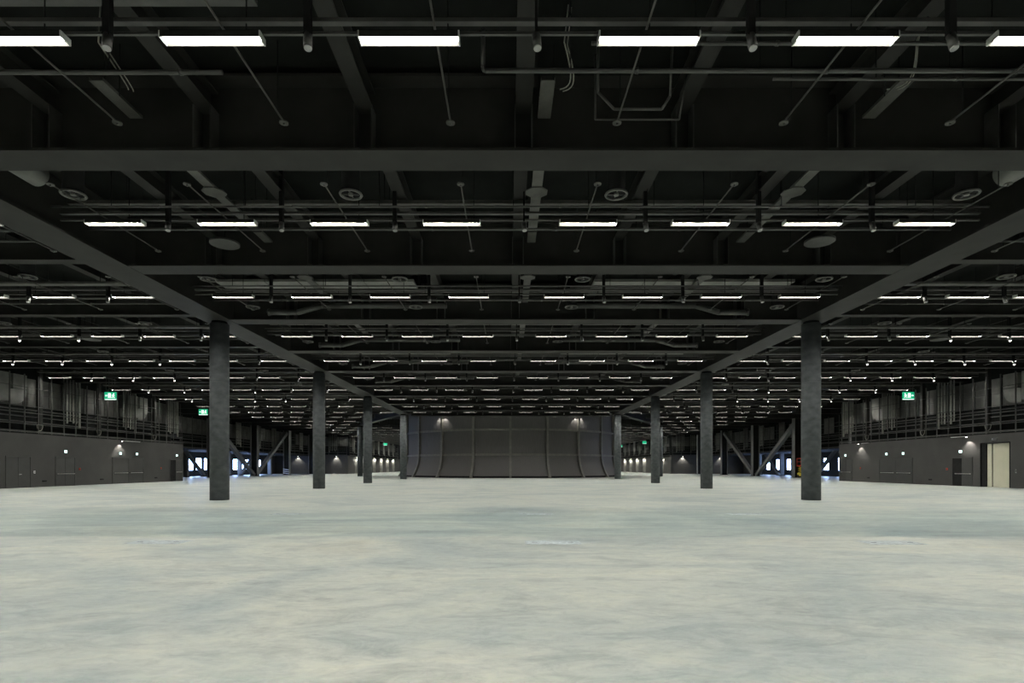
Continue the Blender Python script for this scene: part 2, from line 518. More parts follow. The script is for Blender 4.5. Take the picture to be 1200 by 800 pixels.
for z in (3.58, 7.45):
    for k in range(21):
        t0 = 2 * PI * k / 21
        g = G()
        pr = [(-0.05, z - 0.15), (0.26, z - 0.15), (0.26, z + 0.15), (-0.05, z + 0.15)]
        rows = [[dp(t0 + HALF * 2 * (j / 6), 9.0, o)[:2] + (zz,) for j in range(7)] for (o, zz) in pr]
        g.grid(rows, False)
        link('ring_rail', g.mesh('ring_rail', M_RIB), drum)

# ------------------------------------------------------------------ ceiling lights
LC = [-12.55, -9.07, -5.59, -2.11, 2.11, 5.59, 9.07, 12.55]
LA = [17.0, 20.5, 23.5, 26.4, 29.4, 32.3, 35.3, 38.2]
LAR = [17.0, 20.0, 23.0, 26.0, 28.9, 31.9, 34.8, 37.8]
LZ = 9.185
LL, LW, LD = 1.73, 0.215, 0.093
def lamp_geo(g, x, y, z, caps=True):
    h, wv, t = LL / 2, LW / 2, 0.012
    g.box(x - h, x + h, y - wv - t, y - wv, z, z + LD + 0.02).box(x - h, x + h, y + wv, y + wv + t, z, z + LD + 0.02)
    g.box(x - h, x + h, y - wv, y + wv, z + LD + 0.004, z + LD + 0.02)
    return g
lamp_h = lamp_geo(G(), 0, 0, 0).mesh('housing', M_LOUVRE)
lamp_p = G().box(-LL / 2, LL / 2, -LW / 2 + 0.002, LW / 2 - 0.002, LD - 0.002, LD + 0.003).mesh('light_panel', M_LAMP)
lamp_c = G().box(-0.012, 0.012, -LW / 2 - 0.012, LW / 2 + 0.012, 0.0, LD + 0.02).mesh('end_cap', M_CAP)
lamp_parts = [('housing', lamp_h), ('light_panel', lamp_p), ('end_cap', lamp_c, (-LL / 2 - 0.012, 0, 0)), ('end_cap', lamp_c, (LL / 2 + 0.012, 0, 0))]
cands, rest = [], []
for r, y in enumerate(ROWS):
    xs = []
    if y < 84: xs += LC
    xs += [-a for a in LA] + LAR
    if y > 100: xs += [-11, -7.5, 7.5, 11] if y > 130 else []
    for x in xs:
        if y < YB + 1 or in_drum(x, y) or (A < abs(x) < xin(y) + 1.1): continue
        if y < 1 or not in_view(x, y, LZ, 50):
            rest.append((x, y)); continue  # lights out of view, kept only to light the hall
        cands.append((y, x, r))
cands.sort(key=lambda c: (c[0], abs(c[1])))
for (y, x, r) in cands[:300]:
    n = r - R1
    if abs(x) < A:
        p = ORD[min(range(4), key=lambda k: abs(abs(x) - LC[4 + k]))]
        lab = 'lit ceiling light, %s %s of the centre line, in light row %s from the front' % (p, side_of(x), ORD[n])
    else:
        p = ORD[min(range(8), key=lambda k: abs(abs(x) - LA[k]))]
        lab = 'lit ceiling light over the %s aisle, %s from its girder, in light row %s' % (side_of(x), p, ORD[n])
    thing('ceiling_light', lab, 'light', (x, y, LZ), 0, 'rows of linear ceiling lights', lamp_parts)
g = G()
for (x, y) in rest + [(c[1], c[0]) for c in cands[300:]]:
    g.cur = 0
    lamp_geo(g, x, y, LZ)
    g.box(x - LL / 2 - 0.02, x - LL / 2, y - LW / 2, y + LW / 2, LZ, LZ + LD).box(x + LL / 2, x + LL / 2 + 0.02, y - LW / 2, y + LW / 2, LZ, LZ + LD)
    g.cur = 1
    g.box(x - LL / 2, x + LL / 2, y - LW / 2 + 0.002, y + LW / 2 - 0.002, LZ + LD - 0.002, LZ + LD + 0.003)
tag(link('distant_ceiling_lights', g.mesh('distant_ceiling_lights', M_LOUVRE, M_LAMP)), 'small lit ceiling lights far down the aisles', 'light', None, 'stuff')

# light rails with hangers
def rail_parts(x0, x1):
    ps = [('rail', G().box(x0, x1, -0.025, 0.025, 0, 0.05).mesh('rail', M_PIPE)),
          ('support_channel', G().box(x0, x1, -0.055, 0.055, 0.20, 0.27).mesh('support_channel', M_FRAME))]
    h = G().tube((0, 0, 0.0), (0, 0, ZDECK - 9.295), 0.012, n=6).mesh('hanger', M_BLACK)
    k = max(2, int((x1 - x0) / 3.5))
    for i in range(k):
        ps.append(('hanger', h, (x0 + (x1 - x0) * (i + 0.5) / k + 0.35, 0, 0)))
    return ps
rc = rail_parts(-A + 0.75, A - 0.75)
ra = rail_parts(0, XW - A - 0.82)
for r, y in enumerate(ROWS):
    n = r - R1
    if n < 0 or n > 15: continue
    if y < 84:
        thing('light_rail', 'thin dark rail linking the centre lights of row %s' % ORD[n], 'rail', (0, y, LZ + LD + 0.02), 0, 'light rails', rc)
    for s in (-1, 1):
        if n >= 1:
            if 78 < y < 126: continue
            x0 = A + 0.75 if s > 0 else -XW + 0.03
            thing('light_rail', 'thin dark rail linking the %s aisle lights of row %s' % (side_of(s), ORD[n]), 'rail', (x0, y, LZ + LD + 0.02), 0, 'light rails', ra)

# pendant spotlights between the lights
st = G().box(-0.06, 0.06, -0.06, 0.06, 9.15, ZDECK).mesh('stem', M_BLACK)
stt = G().box(-0.025, 0.025, -0.025, 0.025, 9.15, ZDECK).mesh('thin_stem', M_BLACK)
hd = G().tube((0, 0, 9.17), (0.02, -0.05, 8.92), 0.075, n=14).mesh('lamp_head', M_FRAME)
ls_off = G().tube((0.02, -0.05, 8.92), (0.0215, -0.054, 8.90), 0.066, n=14).mesh('lens', M_LENS_OFF)
ls_on = G().tube((0.02, -0.05, 8.92), (0.0215, -0.054, 8.87), 0.058, 0.04, n=14).mesh('lens', M_SPOT)
SC_ = [-10.81, -7.33, -3.85, 0.12, 3.85, 7.33, 10.81]
SA = [18.0, 21.5, 25.0, 28.4, 31.9, 35.4]
for r, y in enumerate(ROWS):
    n = r - R1
    if n < 0 or y > 100: continue
    for x in (SC_ if y < 84 else []) + [s * a for a in SA for s in (-1, 1)]:
        if not in_view(x, y, 9, 10): continue
        lit = abs(x) > 24 and 3 <= n <= 7
        if abs(x) < A:
            p = 'at the centre line' if abs(x) < 1 else '%s %s of the centre line' % (ORD[min(range(3), key=lambda k: abs(abs(x) - SC_[4 + k]))], side_of(x))
        else:
            p = '%s in the %s aisle' % (ORD[min(range(6), key=lambda k: abs(abs(x) - SA[k]))], side_of(x))
        lab = '%s pendant spotlight on black stem, %s, light row %s' % ('lit' if lit else 'unlit', p, ORD[n])
        thing('pendant_spotlight', lab, 'spotlight', (x, y - 0.16, 0), 0, 'pendant spotlights', [('stem', stt if abs(x) < 1 else st), ('lamp_head', hd, (0, 0, 0), [('lens', ls_on if lit else ls_off)])])

# sprinkler rods with nozzle discs
rod = G().tube((0, 0, 0), (0, 4.75, 0), 0.02, n=8).mesh('pipe', M_TRAY)
disc = G().tube((0, 0, -0.03), (0, 0, 0.0), 0.10, n=14).tube((0, 0, -0.07), (0, 0, -0.03), 0.025, n=8).mesh('nozzle', M_TRAY)
drop = G().tube((0, 0, 0), (0, 0, ZDECK - 9.43), 0.012, n=6).mesh('hanger', M_BLACK)
for i, y in enumerate(GIRD):
    n = i - 5
    if n < 0 or y > 75: continue
    for k in range(-10, 10):
        x = 0.21 + 1.875 + 3.75 * k
        if abs(abs(x) - A) < 0.9 or abs(x) > XW - 1: continue
        if not (in_view(x, y + 6.6, 9.43, 5)): continue
        kk = k if k >= 0 else -k - 1
        where = '%s %s of the centre line' % (ORD[kk], side_of(x))
        thing('sprinkler_pipe', 'thin sprinkler pipe with disc ends, %s, bay %s from front' % (where, ORD[n]), 'pipe', (x, y + 1.9, 9.43), 0, 'sprinkler pipes',
              [('pipe', rod), ('nozzle', disc), ('nozzle', disc, (0, 4.75, 0))] + ([] if k in (-3, -4, -5) else [('hanger', drop, (0, 0.3, 0)), ('hanger', drop, (0, 4.4, 0))]))

# air diffusers
df = [('duct', G().tube((0, 0, 0.03), (0, 0, 1.47), 0.26, n=20).mesh('duct', M_BLACK)),
      ('ring', G().torus((0, 0, 0), 0.30, 0.035, 28, 6).mesh('ring', M_RING)),
      ('hub', G().tube((0, 0, -0.03), (0, 0, 0.04), 0.07, n=12).mesh('hub', M_RING)),
      ('vane', G().box(-0.28, 0.28, -0.012, 0.012, -0.01, 0.03).mesh('vane', M_FRAME)),
      ('vane', G().box(-0.012, 0.012, -0.28, 0.28, -0.01, 0.03).mesh('vane', M_FRAME))]
for i, y in enumerate([16.2, 23.5, 27.6, 35.2, 42.7, 50.2, 57.7, 65.2]):
    for j, x in enumerate([-12.9, -4.9, 2.75, 12.85]):
        thing('air_diffuser', 'round air diffuser with pale ring, %s from left in diffuser row %s' % (ORD[j], ORD[i]), 'diffuser', (x, y, 9.52), 0, 'round air diffusers', df)
for i, y in enumerate([23.2, 30.7, 38.2, 45.7, 53.2]):
    for s in (-1, 1):
        for j, a in enumerate([20.2, 27.9]):
            if in_view(s * a, y, 9.36):
                thing('air_diffuser', 'round air diffuser with wide duct over %s aisle, %s out, %s from front' % (side_of(s), ORD[j], ORD[i]), 'diffuser', (s * a, y, 9.52), 0, 'round air diffusers', df)

# flat round ceiling discs
for i, (x, y) in enumerate([(-10.35, 19.8), (10.5, 19.6), (-26.0, 34.6), (26.2, 34.6)]):
    thing('ceiling_disc', 'flat round dark disc hanging over the %s, %s' % ('centre bay' if abs(x) < A else 'aisle', side_of(x) + ' side'), 'speaker', (x, y, 9.5), 0, 'flat ceiling discs',
          [('disc', G().tube((0, 0, 0), (0, 0, 0.08), 0.49, n=28).mesh('disc', M_FRAME)), ('hanger', G().tube((0, 0, 0.08), (0, 0, ZDECK - 9.5), 0.015, n=6).mesh('hanger', M_BLACK))])

# cable trays running lengthwise (one length per bay)
def tray_mesh(L0, wv=0.30):
    return G().box(-wv / 2, wv / 2, 0, L0, 0, 0.012).box(-wv / 2, -wv / 2 + 0.01, 0, L0, 0.012, 0.07).box(wv / 2 - 0.01, wv / 2, 0, L0, 0.012, 0.07).mesh('tray', M_TRAY)
tr_full, tr_short = tray_mesh(6.5), tray_mesh(1.3)
clip = G().box(-0.17, 0.17, -0.03, 0.03, -0.02, 0.0).mesh('bracket', M_BLACK)
junct = G().prism([(0.34 * math.cos(PI / 8 + PI / 4 * k), 0.34 * math.sin(PI / 8 + PI / 4 * k)) for k in range(8)], 'z', -0.035, -0.005).mesh('junction_cover', M_TRAY)
hang = G().tube((0, 0, 0), (0, 0, ZDECK - 9.85), 0.012, n=6).mesh('hanger', M_BLACK)
for i, y in enumerate(GIRD):
    n = i - 5
    if n < 0 or y > 70: continue
    for x, nm in ((-9.1, 'left in the centre bay'), (0.48, 'on the centre line'), (8.1, 'right in the centre bay'), (-16.55, 'beside the left girder'), (16.55, 'beside the right girder')):
        if abs(x) > A and n < 2: continue
        if n == 0:
            ps = [('tray', tr_short, (0, 5.9, 0)), ('hanger', hang, (-0.16, 6.4, 0)), ('hanger', hang, (0.16, 6.4, 0))]
        else:
            ps = [('tray', tr_full, (0, 0.5, 0))] + [('hanger', hang, (e, yy, 0)) for yy in (1.5, 6.0) for e in (-0.16, 0.16)] + [('bracket', clip, (0, yy, 0)) for yy in (1.5, 6.0)]
            if n < 4 and abs(x) < A: ps.append(('junction_cover', junct, (0, 3.2, 0)))
        thing('cable_tray', 'lengthwise grey cable tray %s, in the %s bay from the front' % (nm, ORD[n]), 'tray', (x, y, 9.85), 0, 'lengthwise cable trays', ps)

# ducts and pipes running across the hall, one set per light row
def hpipe(name, label, cat, y, z, x0, x1, r=None, w=None, h=None, m=M_PIPE, group='crosswise pipes', elbow=None, collars=True):
    L0 = x1 - x0
    if r:
        ps = [('pipe', G().tube((0, 0, 0), (L0, 0, 0), r, n=12).mesh('pipe', m))]
        top = z + r
    else:
        ps = [('duct', G().box(0, L0, -w / 2, w / 2, 0, h).mesh('duct', m))]
        top = z + h
    hg = G().tube((0, 0, 0), (0, 0, ZDECK - top), 0.012, n=6).mesh('hanger', M_BLACK)
    k = max(2, int(L0 / 3.75))
    for i in range(k):
        ps.append(('hanger', hg, (L0 * (i + 0.45) / k, 0, top - z)))
    if r and collars:
        cl = G().tube((-0.03, 0, 0), (0.03, 0, 0), r * 1.3, n=12).mesh('collar', m)
        for i in range(k):
            ps.append(('collar', cl, (L0 * (i + 0.8) / k, 0, 0)))
    if elbow:
        ps.append(('elbow', G().path([(0, 0, 0), (-r * 0.8, 0, r * 0.5), (-r, 0, r * 2), (-r, 0, 0.8)], r, n=10).mesh('elbow', m)))
    return thing(name, label, cat, (x0, y, z), 0, group, ps)
XI = A - 0.74
for r, y in enumerate(ROWS):
    n = r - R1
    if n < 0 or n > 7: continue
    o = ORD[n]
    if n != 2 and n != 4:
        if n == 0:
            hpipe('crosswise_duct', 'flat grey cable duct above the left end of the front light row', 'duct', y + 0.16, 10.0, -XI, -4.9, w=0.16, h=0.10, m=M_PIPE, group='crosswise cable ducts')
        else:
            hpipe('crosswise_duct', 'flat grey cable duct across the centre bay above light row %s' % o, 'duct', y + 0.35, 9.96, -XI, XI, w=0.16, h=0.12, m=M_TRAY, group='crosswise cable ducts')
    else:
        hpipe('crosswise_duct', 'flat grey cable duct across the centre bay behind light row %s' % o, 'duct', y + 1.75, 9.96, -XI, XI, w=0.16, h=0.12, m=M_TRAY, group='crosswise cable ducts')
        for s in (-1, 1):
            a, b = (-13.5, -4.6) if s < 0 else (3.5, 12.5)
            e = hpipe('flat_air_duct', 'wide flat grey air duct %s of centre by light row %s' % (side_of(s), o), 'duct', y + 0.85, 9.97, a, b, w=1.2, h=0.12, m=M_PANEL, group='flat air ducts')
            for kk in range(1, 4):
                link('seam', G().box(-0.015, 0.015, -0.61, 0.61, -0.01, 0.13).mesh('seam', M_FRAME), e, ((b - a) * kk / 4, 0, 0))
    if n == 0:
        hpipe('crosswise_pipe', 'grey pipe across the upper left behind the front lights', 'pipe', y + 1.25, 9.52, -XI, -6.05, r=0.045, m=M_PIPE)
        hpipe('crosswise_pipe', 'grey pipe with elbow across the upper right behind the front lights', 'pipe', y + 1.25, 9.55, -0.82, XI, r=0.045, m=M_PIPE, elbow=True)
        hpipe('crosswise_pipe', 'grey pipe just under the front lights on the right, upper one', 'pipe', y + 0.62, 9.62, 1.2, XI, r=0.035, m=M_PIPE)
        hpipe('crosswise_pipe', 'thin grey pipe directly below the front light row on the right', 'pipe', y + 0.30, 9.58, 3.0, XI, r=0.022, m=M_PIPE)
        hpipe('crosswise_pipe', 'thin dark pipe lowest behind the front lights at far right', 'pipe', y + 1.45, 9.52, 5.0, XI, r=0.03, m=M_PIPE)
    else:
        hpipe('crosswise_pipe', 'grey pipe across the centre bay behind light row %s' % o, 'pipe', y + (1.55 if n in (2, 4) else 1.15), 9.53, -XI, XI, r=0.045, m=M_PIPE)
        hpipe('crosswise_pipe', 'thin grey pipe across the centre bay before light row %s' % o, 'pipe', y - 0.35, 9.58, -XI, XI, r=0.03, m=M_PIPE)
        if n < 3:
            hpipe('crosswise_pipe', 'thin grey pipe over the right half of the centre bay, row %s' % o, 'pipe', y + 0.1, 9.66, 2.4, XI, r=0.03, m=M_PIPE)
    if n >= 1:
        for s in (-1, 1):
            x0, x1 = (A + 0.75, XW - 0.05) if s > 0 else (-XW + 0.05, -A - 0.75)
            hpipe('crosswise_duct', 'flat grey cable duct over the %s aisle before light row %s' % (side_of(s), o), 'duct', y - 0.75, 9.50, x0, x1, w=0.30, h=0.10, m=M_TRAY, group='crosswise cable ducts')
            hpipe('crosswise_pipe', 'grey pipe over the %s aisle behind light row %s' % (side_of(s), o), 'pipe', y + 1.3, 9.55, x0, x1, r=0.06, m=M_PIPE)
            hpipe('crosswise_pipe', 'thin grey pipe over the %s aisle behind light row %s' % (side_of(s), o), 'pipe', y + 2.2, 9.55, x0, x1, r=0.035, m=M_PIPE)
# round ducts with an offset bend
for r in (R1 + 2, R1 + 3, R1 + 4, R1 + 5):
    y = ROWS[r] + 2.92
    for s in (-1, 1):
        pts = [(s * 0.0, 0, 0), (s * 6.2, 0, 0), (s * 7.4, 0, -0.33), (s * 8.8, 0, -0.33)]
        e = thing('round_air_duct', 'round grey air duct with a bend, %s half, behind light row %s' % (side_of(s), ORD[r - R1]), 'duct', (s * 2.7 if s > 0 else -3.4, y, 9.66), 0, 'round air ducts',
                  [('duct', G().path(pts, 0.14, 12).mesh('duct', M_PIPE)), ('end_collar', G().tube((s * 8.75, 0, -0.33), (s * 8.85, 0, -0.33), 0.17, n=14).mesh('end_collar', M_FRAME)),
                   ('hanger', G().tube((s * 2, 0, 0.1), (s * 2, 0, ZDECK - 9.66), 0.012, n=6).mesh('hanger', M_BLACK)), ('hanger', G().tube((s * 5, 0, 0.1), (s * 5, 0, ZDECK - 9.66), 0.012, n=6).mesh('hanger', M_BLACK))])
# barrel silencers close to the lengthwise girders
for s in (-1, 1):
    thing('duct_barrel', 'short fat grey duct barrel beside the %s girder behind the front cross girder' % side_of(s), 'duct', (s * 13.75, 14.3, 9.98), 0, 'duct barrels',
          [('barrel', G().tube((0, 0, 0), (0, 1.7, 0), 0.33, n=24).mesh('barrel', M_PANEL)), ('band', G().torus((0, 0, 0), 0.335, 0.02, 24, 6).mesh('band', M_FRAME))])
# pipe loops and cable whips by the front girder
thing('pipe_loop', 'thin grey pipes bent in a loop before the front girder, right of centre', 'pipe', (1.4, 12.0, 9.62), 0, None,
      [('pipe', G().path([(0.15, 0, 1.35), (0.15, 0, 0.05), (0.55, 0.3, -0.12), (1.6, 0.3, -0.12), (1.75, 0.2, 0.1), (1.75, 0, 1.35)], 0.028).mesh('pipe', M_PIPE)),
       ('pipe', G().path([(0.2, 0.7, 1.35), (0.2, 0.7, -0.1), (2.1, 0.7, -0.1), (2.3, 0.5, 1.35)], 0.02).mesh('pipe', M_PIPE))])
for x, nm in ((-8.6, 'left'), (0.85, 'middle'), (8.0, 'right')):
    pts = [(0.02 + 0.18 * math.sin(PI * t), -0.9 + 0.9 * t, 0.35 - 0.35 * t - 0.25 * math.sin(PI * t)) for t in [k / 10 for k in range(11)]]
    pts = [(0.1, -0.95, 1.1), (0.06, -0.93, 0.7)] + pts
    thing('cable_whip', 'slack grey cable hanging to the %s tray before the front girder' % nm, 'cable', (x - 0.1, 12.3, 9.93), 0, 'slack cables',
          [('cable', G().path(pts, 0.014, 6).mesh('cable', M_CABLE)), ('cable', G().path([(p[0] + 0.07, p[1] + 0.06, p[2]) for p in pts], 0.012, 6).mesh('cable', M_CABLE))])

# ------------------------------------------------------------------ service galleries above the low walls
def gallery(nm, s, X, y0, y1, back, label, step=1.35, modules=(), zt=9.2):
    """built in local coordinates: x = distance out from the wall face into the service zone, mirrored by s"""
    e = thing('service_gallery', label, 'gallery', (s * X, 0, 0), 0, 'service galleries')
    def bx(a, b, c, d, z0, z1): return G().box(min(s * a, s * b), max(s * a, s * b), c, d, z0, z1)
    post = bx(0.04, 0.11, -0.035, 0.035, ZW, zt).mesh('post', M_FRAME)
    panel = bx(back - 0.12, back - 0.06, 0.06, step - 0.06, 6.75, zt - 0.1).mesh('wall_panel', M_WPANEL)
    npost = int((y1 - y0) / step)
    for k in range(npost + 1):
        link('post', post, e, (0, y0 + k * step, 0))
        if k < npost and random.random() < 0.86:
            link('wall_panel', panel, e, (0, y0 + k * step, 0))
    for z, h, xx in ((4.50, 0.13, 0.0), (5.15, 0.07, 0.02), (6.06, 0.07, 0.02), (6.62, 0.06, 0.12), (7.66, 0.05, 0.5), (8.15, 0.04, 0.12)):
        link('rail', bx(xx, xx + 0.06, y0, y1, z, z + h).mesh('rail', M_FRAME), e)
    for z in (5.35, 5.8, 6.35):
        link('cable_tray', bx(0.35, 0.75, y0, y1, z, z + 0.06).mesh('cable_tray', M_FRAME), e)
    link('walkway', bx(0.0, back - 0.02, y0, y1, ZW + 0.01, ZW + 0.05).mesh('walkway', M_BLACK), e)
    for (kind, y) in modules:
        if kind == 'duct':                                   # sheet metal duct with a rounded elbow at the foot
            R, wd = 1.1, 1.25
            pr = [(y, zt - 0.05), (y + wd, zt - 0.05)] + [(y + wd - R + R * math.cos(t), 6.75 + R + R * math.sin(t)) for t in [-PI / 2 * k / 8 for k in range(9)]] + [(y - 0.35, 6.75), (y - 0.35, 7.9), (y - 0.02, 7.95)]
            d = link('air_duct', G().prism(pr, 'x', s * 0.45, s * 1.15).mesh('air_duct', M_PANEL), e)
            link('seam', bx(0.43, 1.17, y - 0.02, y + wd + 0.02, 7.95, 8.0).mesh('seam', M_FRAME), d)
            link('plenum', bx(0.35, 1.2, y - 2.1, y - 0.5, 6.9, zt - 0.05).mesh('plenum', M_PANEL), e)
        elif kind == 'pipes':
            for k, (r, zb) in enumerate([(0.055, 5.75), (0.075, 5.55), (0.05, 5.75), (0.075, 5.6), (0.05, 5.6), (0.09, 5.2)]):
                link('riser_pipe', G().tube((s * 0.24, y + 0.36 * k, zb), (s * 0.24, y + 0.36 * k, zt + 0.3), r, n=10).mesh('riser_pipe', M_RISER), e)
            link('light_panel', bx(0.6, 0.7, y + 0.5, y + 2.0, 7.4, zt).mesh('backing_sheet', M_TRAY), e)
        elif kind == 'post':
            link('wide_post', bx(0.2, 0.5, y, y + 0.3, ZW + 0.05, zt + 1.5).mesh('wide_post', M_STEEL), e)
            pts = [(s * 0.2, y - 0.4, 4.7 + 0.35 * abs(t) * abs(t)) for t in (0,)]
            link('cable_loop', G().path([(s * 0.2, y + 0.3 * math.cos(t), 5.2 + 0.5 * math.sin(t)) for t in [PI + PI * k / 10 for k in range(11)]], 0.02, 6).mesh('cable_loop', M_CABLE), e)
    return e
mods_l = [('duct', 44.85), ('post', 47.1), ('pipes', 49.7), ('post', 53.9), ('duct', 60.3), ('pipes', 57.4), ('post', 62.4), ('pipes', 65.0), ('duct', 39.0)]
mods_r = [('duct', 44.4), ('post', 46.8), ('pipes', 50.4), ('post', 54.2), ('pipes', 58.2), ('duct', 60.9), ('post', 62.6), ('pipes', 65.2)]
gallery('left', -1, XW, 36.0, YW, 1.5, 'dark service gallery of posts, pipes and ducts above the low left wall', modules=mods_l)
gallery('right', 1, XW, 36.0, YW, 1.5, 'dark service gallery of posts, pipes and ducts above the low right wall', modules=mods_r)
for s in (-1, 1):
    gallery('lobby', s, XU - 1.0, YW + 0.5, YP, 1.0, 'dark service gallery with pipes over the %s daylit lobby' % side_of(s), step=2.7,
            modules=[('pipes', y) for y in (75, 90, 98, 106, 113, 121, 128)] + [('duct', 94), ('duct', 109)])
    gallery('far', s, XW, YP + 1.6, 200, 1.2, 'distant dark service gallery above the far %s wall' % side_of(s), step=4.05, modules=[('pipes', y) for y in range(142, 198, 7)])

for nm_, a, b in (('left', XW + 0.3, XU), ('right', -XU, -XW - 0.3)):
    e = gallery('cross', 1, 0.0, a, b, 1.2, 'distant dark service gallery above the %s cross wall' % nm_, step=2.2, modules=[('pipes', a + 2.5), ('pipes', a + 6.0)])
    e.location = (0, YP, 0)
    e.rotation_euler = (0, 0, PI / 2)

# ------------------------------------------------------------------ doors in the side walls
def wall_door(num, s, y0, y1, ztop, leaves, label, bars=(), dark=None, handle=None):
    """y0<y1 along the wall; leaves: leaf edges; everything proud of the wall face"""
    def bx(a, b, c, d, z0, z1): return G().box(min(s * (XW - a), s * (XW - b)), max(s * (XW - a), s * (XW - b)), c, d, z0, z1)
    fr = bx(-0.02, 0.05, y0 - 0.07, y0, 0, ztop + 0.07)
    fr.v += []; 
    f2 = bx(-0.02, 0.05, y1, y1 + 0.07, 0, ztop + 0.07); f3 = bx(-0.02, 0.05, y0, y1, ztop, ztop + 0.07)
    g = G()
    for q in (fr, f2, f3):
        b = len(g.v); g.v += q.v
        for f in q.f: g.face([b + i for i in f])
    o = struct('door_%d' % num, g.mesh('door_frame', M_DOOR), label)
    ed = [y0] + list(leaves) + [y1]
    for i in range(len(ed) - 1):
        m = M_BLACK if dark == i else M_DOOR  # black leaf stands in for the shade inside an open doorway
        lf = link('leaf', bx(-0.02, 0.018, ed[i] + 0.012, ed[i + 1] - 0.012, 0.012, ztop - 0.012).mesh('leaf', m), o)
    for (a, b) in bars:
        br = G().tube((s * (XW - 0.10), a, 1.08), (s * (XW - 0.10), b, 1.08), 0.025, n=8)
        pb = link('push_bar', br.mesh('push_bar', M_CHROME), o)
        for yy in (a + 0.05, b - 0.05):
            link('bar_bracket', bx(0.01, 0.11, yy - 0.03, yy + 0.03, 1.04, 1.12).mesh('bar_bracket', M_CHROME), pb)
    if handle:
        h = G().tube((s * (XW - 0.07), handle, 1.08), (s * (XW - 0.07), handle + 0.16, 1.08), 0.016, n=8).box(min(s * XW, s * (XW - 0.08)), max(s * XW, s * (XW - 0.08)), handle - 0.02, handle + 0.02, 1.04, 1.12)
        link('handle', h.mesh('handle', M_CHROME), o)
wall_door(1, -1, 43.7, 45.9, 2.48, (44.75,), 'flush double door with lever handle at the near end of the left wall', handle=44.85)
wall_door(2, -1, 48.5, 50.6, 2.50, (49.5,), 'left wall exit door with a single long push bar', bars=((48.6, 50.5),))
wall_door(3, -1, 55.5, 60.1, 2.55, (57.8,), 'left wall double exit door with two push bars under the washer light', bars=((55.7, 57.6), (58.1, 59.9)))
wall_door(4, -1, 64.9, 67.2, 2.50, (66.0,), 'left wall door with a dark half at its far end', bars=((66.1, 67.1),), dark=0)
wall_door(5, 1, 48.15, 50.25, 2.45, (49.25,), 'right wall exit door with a dark open half beside the cream opening', bars=((48.25, 49.9),), dark=1)
wall_door(6, 1, 55.3, 60.1, 2.5, (57.6,), 'right wall wide double exit door with two push bars', bars=((55.5, 57.4), (57.9, 59.9)))
wall_door(7, 1, 65.0, 67.2, 2.5, (66.1,), 'right wall exit door at the far end with a short push bar', bars=((65.2, 67.0),))
# goods opening lined with cream panels
o = struct('door_8', G().box(XW - 0.03, XW + 0.6, OP0 - 0.06, OP0, 0, OPZ).box(XW - 0.03, XW + 0.6, OP1, OP1 + 0.06, 0, OPZ).box(XW - 0.03, XW + 0.6, OP0 - 0.06, OP1 + 0.06, OPZ, OPZ + 0.06).mesh('door_frame', M_BLACK),
           'tall goods opening with cream sliding panels in the right wall')
ye = OP0
for i, wd in enumerate((1.28, 0.5, 0.45)):
    link('cream_panel', G().box(XW + 0.12 + 0.08 * (i % 2), XW + 0.18 + 0.08 * (i % 2), ye + 0.025, ye + wd - 0.025, 0.02, OPZ - 0.02).mesh('cream_panel', M_BEIGE), o)
    ye += wd
link('dark_jamb', G().box(XW + 0.05, XW + 0.4, ye, OP1 - 0.01, 0.02, OPZ - 0.02).mesh('dark_jamb', M_BLACK), o)

# small lit exit signs on the walls
def exit_sign(s, y, z, label):
    f = lambda a, b, c, d, z0, z1: G().box(min(s * (XW - a), s * (XW - b)), max(s * (XW - a), s * (XW - b)), c, d, z0, z1)
    thing('wall_exit_sign', label, 'exit sign', (0, y, z), 0, 'small exit signs on the walls',
          [('case', f(0, 0.07, -0.17, 0.17, 0, 0.26).mesh('case', M_FRAME)), ('lit_face', f(0.07, 0.085, -0.15, 0.15, 0.02, 0.24).mesh('lit_face', M_EXIT))])
for s, y, d in ((-1, 49.5, 'the single push bar door on the left'), (-1, 56.5, 'the near leaf of the left double door'), (-1, 59.0, 'the far leaf of the left double door'), (-1, 66.1, 'the dark door at the left wall end'),
                (1, 49.3, 'the dark open door by the cream opening'), (1, 56.45, 'the near leaf of the right double door'), (1, 58.95, 'the far leaf of the right double door'), (1, 66.1, 'the last door of the right wall')):
    exit_sign(s, y, 2.90, 'small lit exit sign above ' + d)

# wall washers (small downlights at the top of the walls, lit)
def washer(x, y, z, dx, dy, label, power=420.0, group='wall washer lights', spread=100):
    e = thing('wall_washer', label, 'light', (x, y, z), 0, group,
              [('bracket', G().box(min(0, -dx * 0.3) - 0.02, max(0, -dx * 0.3) + 0.02, min(0, -dy * 0.3) - 0.02, max(0, -dy * 0.3) + 0.02, 0.12, 0.16).mesh('bracket', M_FRAME)),
               ('lamp_body', G().tube((0, 0, 0.02), (0, 0, 0.16), 0.07, n=12).mesh('lamp_body', M_BLACK)),
               ('lens', G().tube((0, 0, 0.0), (0, 0, 0.02), 0.06, n=12).mesh('lens', M_WASH))])
    l = bpy.data.lights.new('washer_beam', 'SPOT')
    l.energy = power
    l.spot_size = math.radians(spread)
    l.spot_blend = 0.35
    l.shadow_soft_size = 0.06
    l.color = (1.0, 0.95, 0.86)
    lo = link('washer_beam', l, e, (0, 0, -0.03))
    return e
washer(-XW + 0.3, 56.4, 4.22, 1, 0, 'small lit downlight above the left wall double door')
washer(XW - 0.3, 63.3, 4.22, -1, 0, 'small lit downlight near the far end of the right wall')
washer(XW - 0.3, 48.4, 4.22, -1, 0, 'small lit downlight between exit door and cream opening')
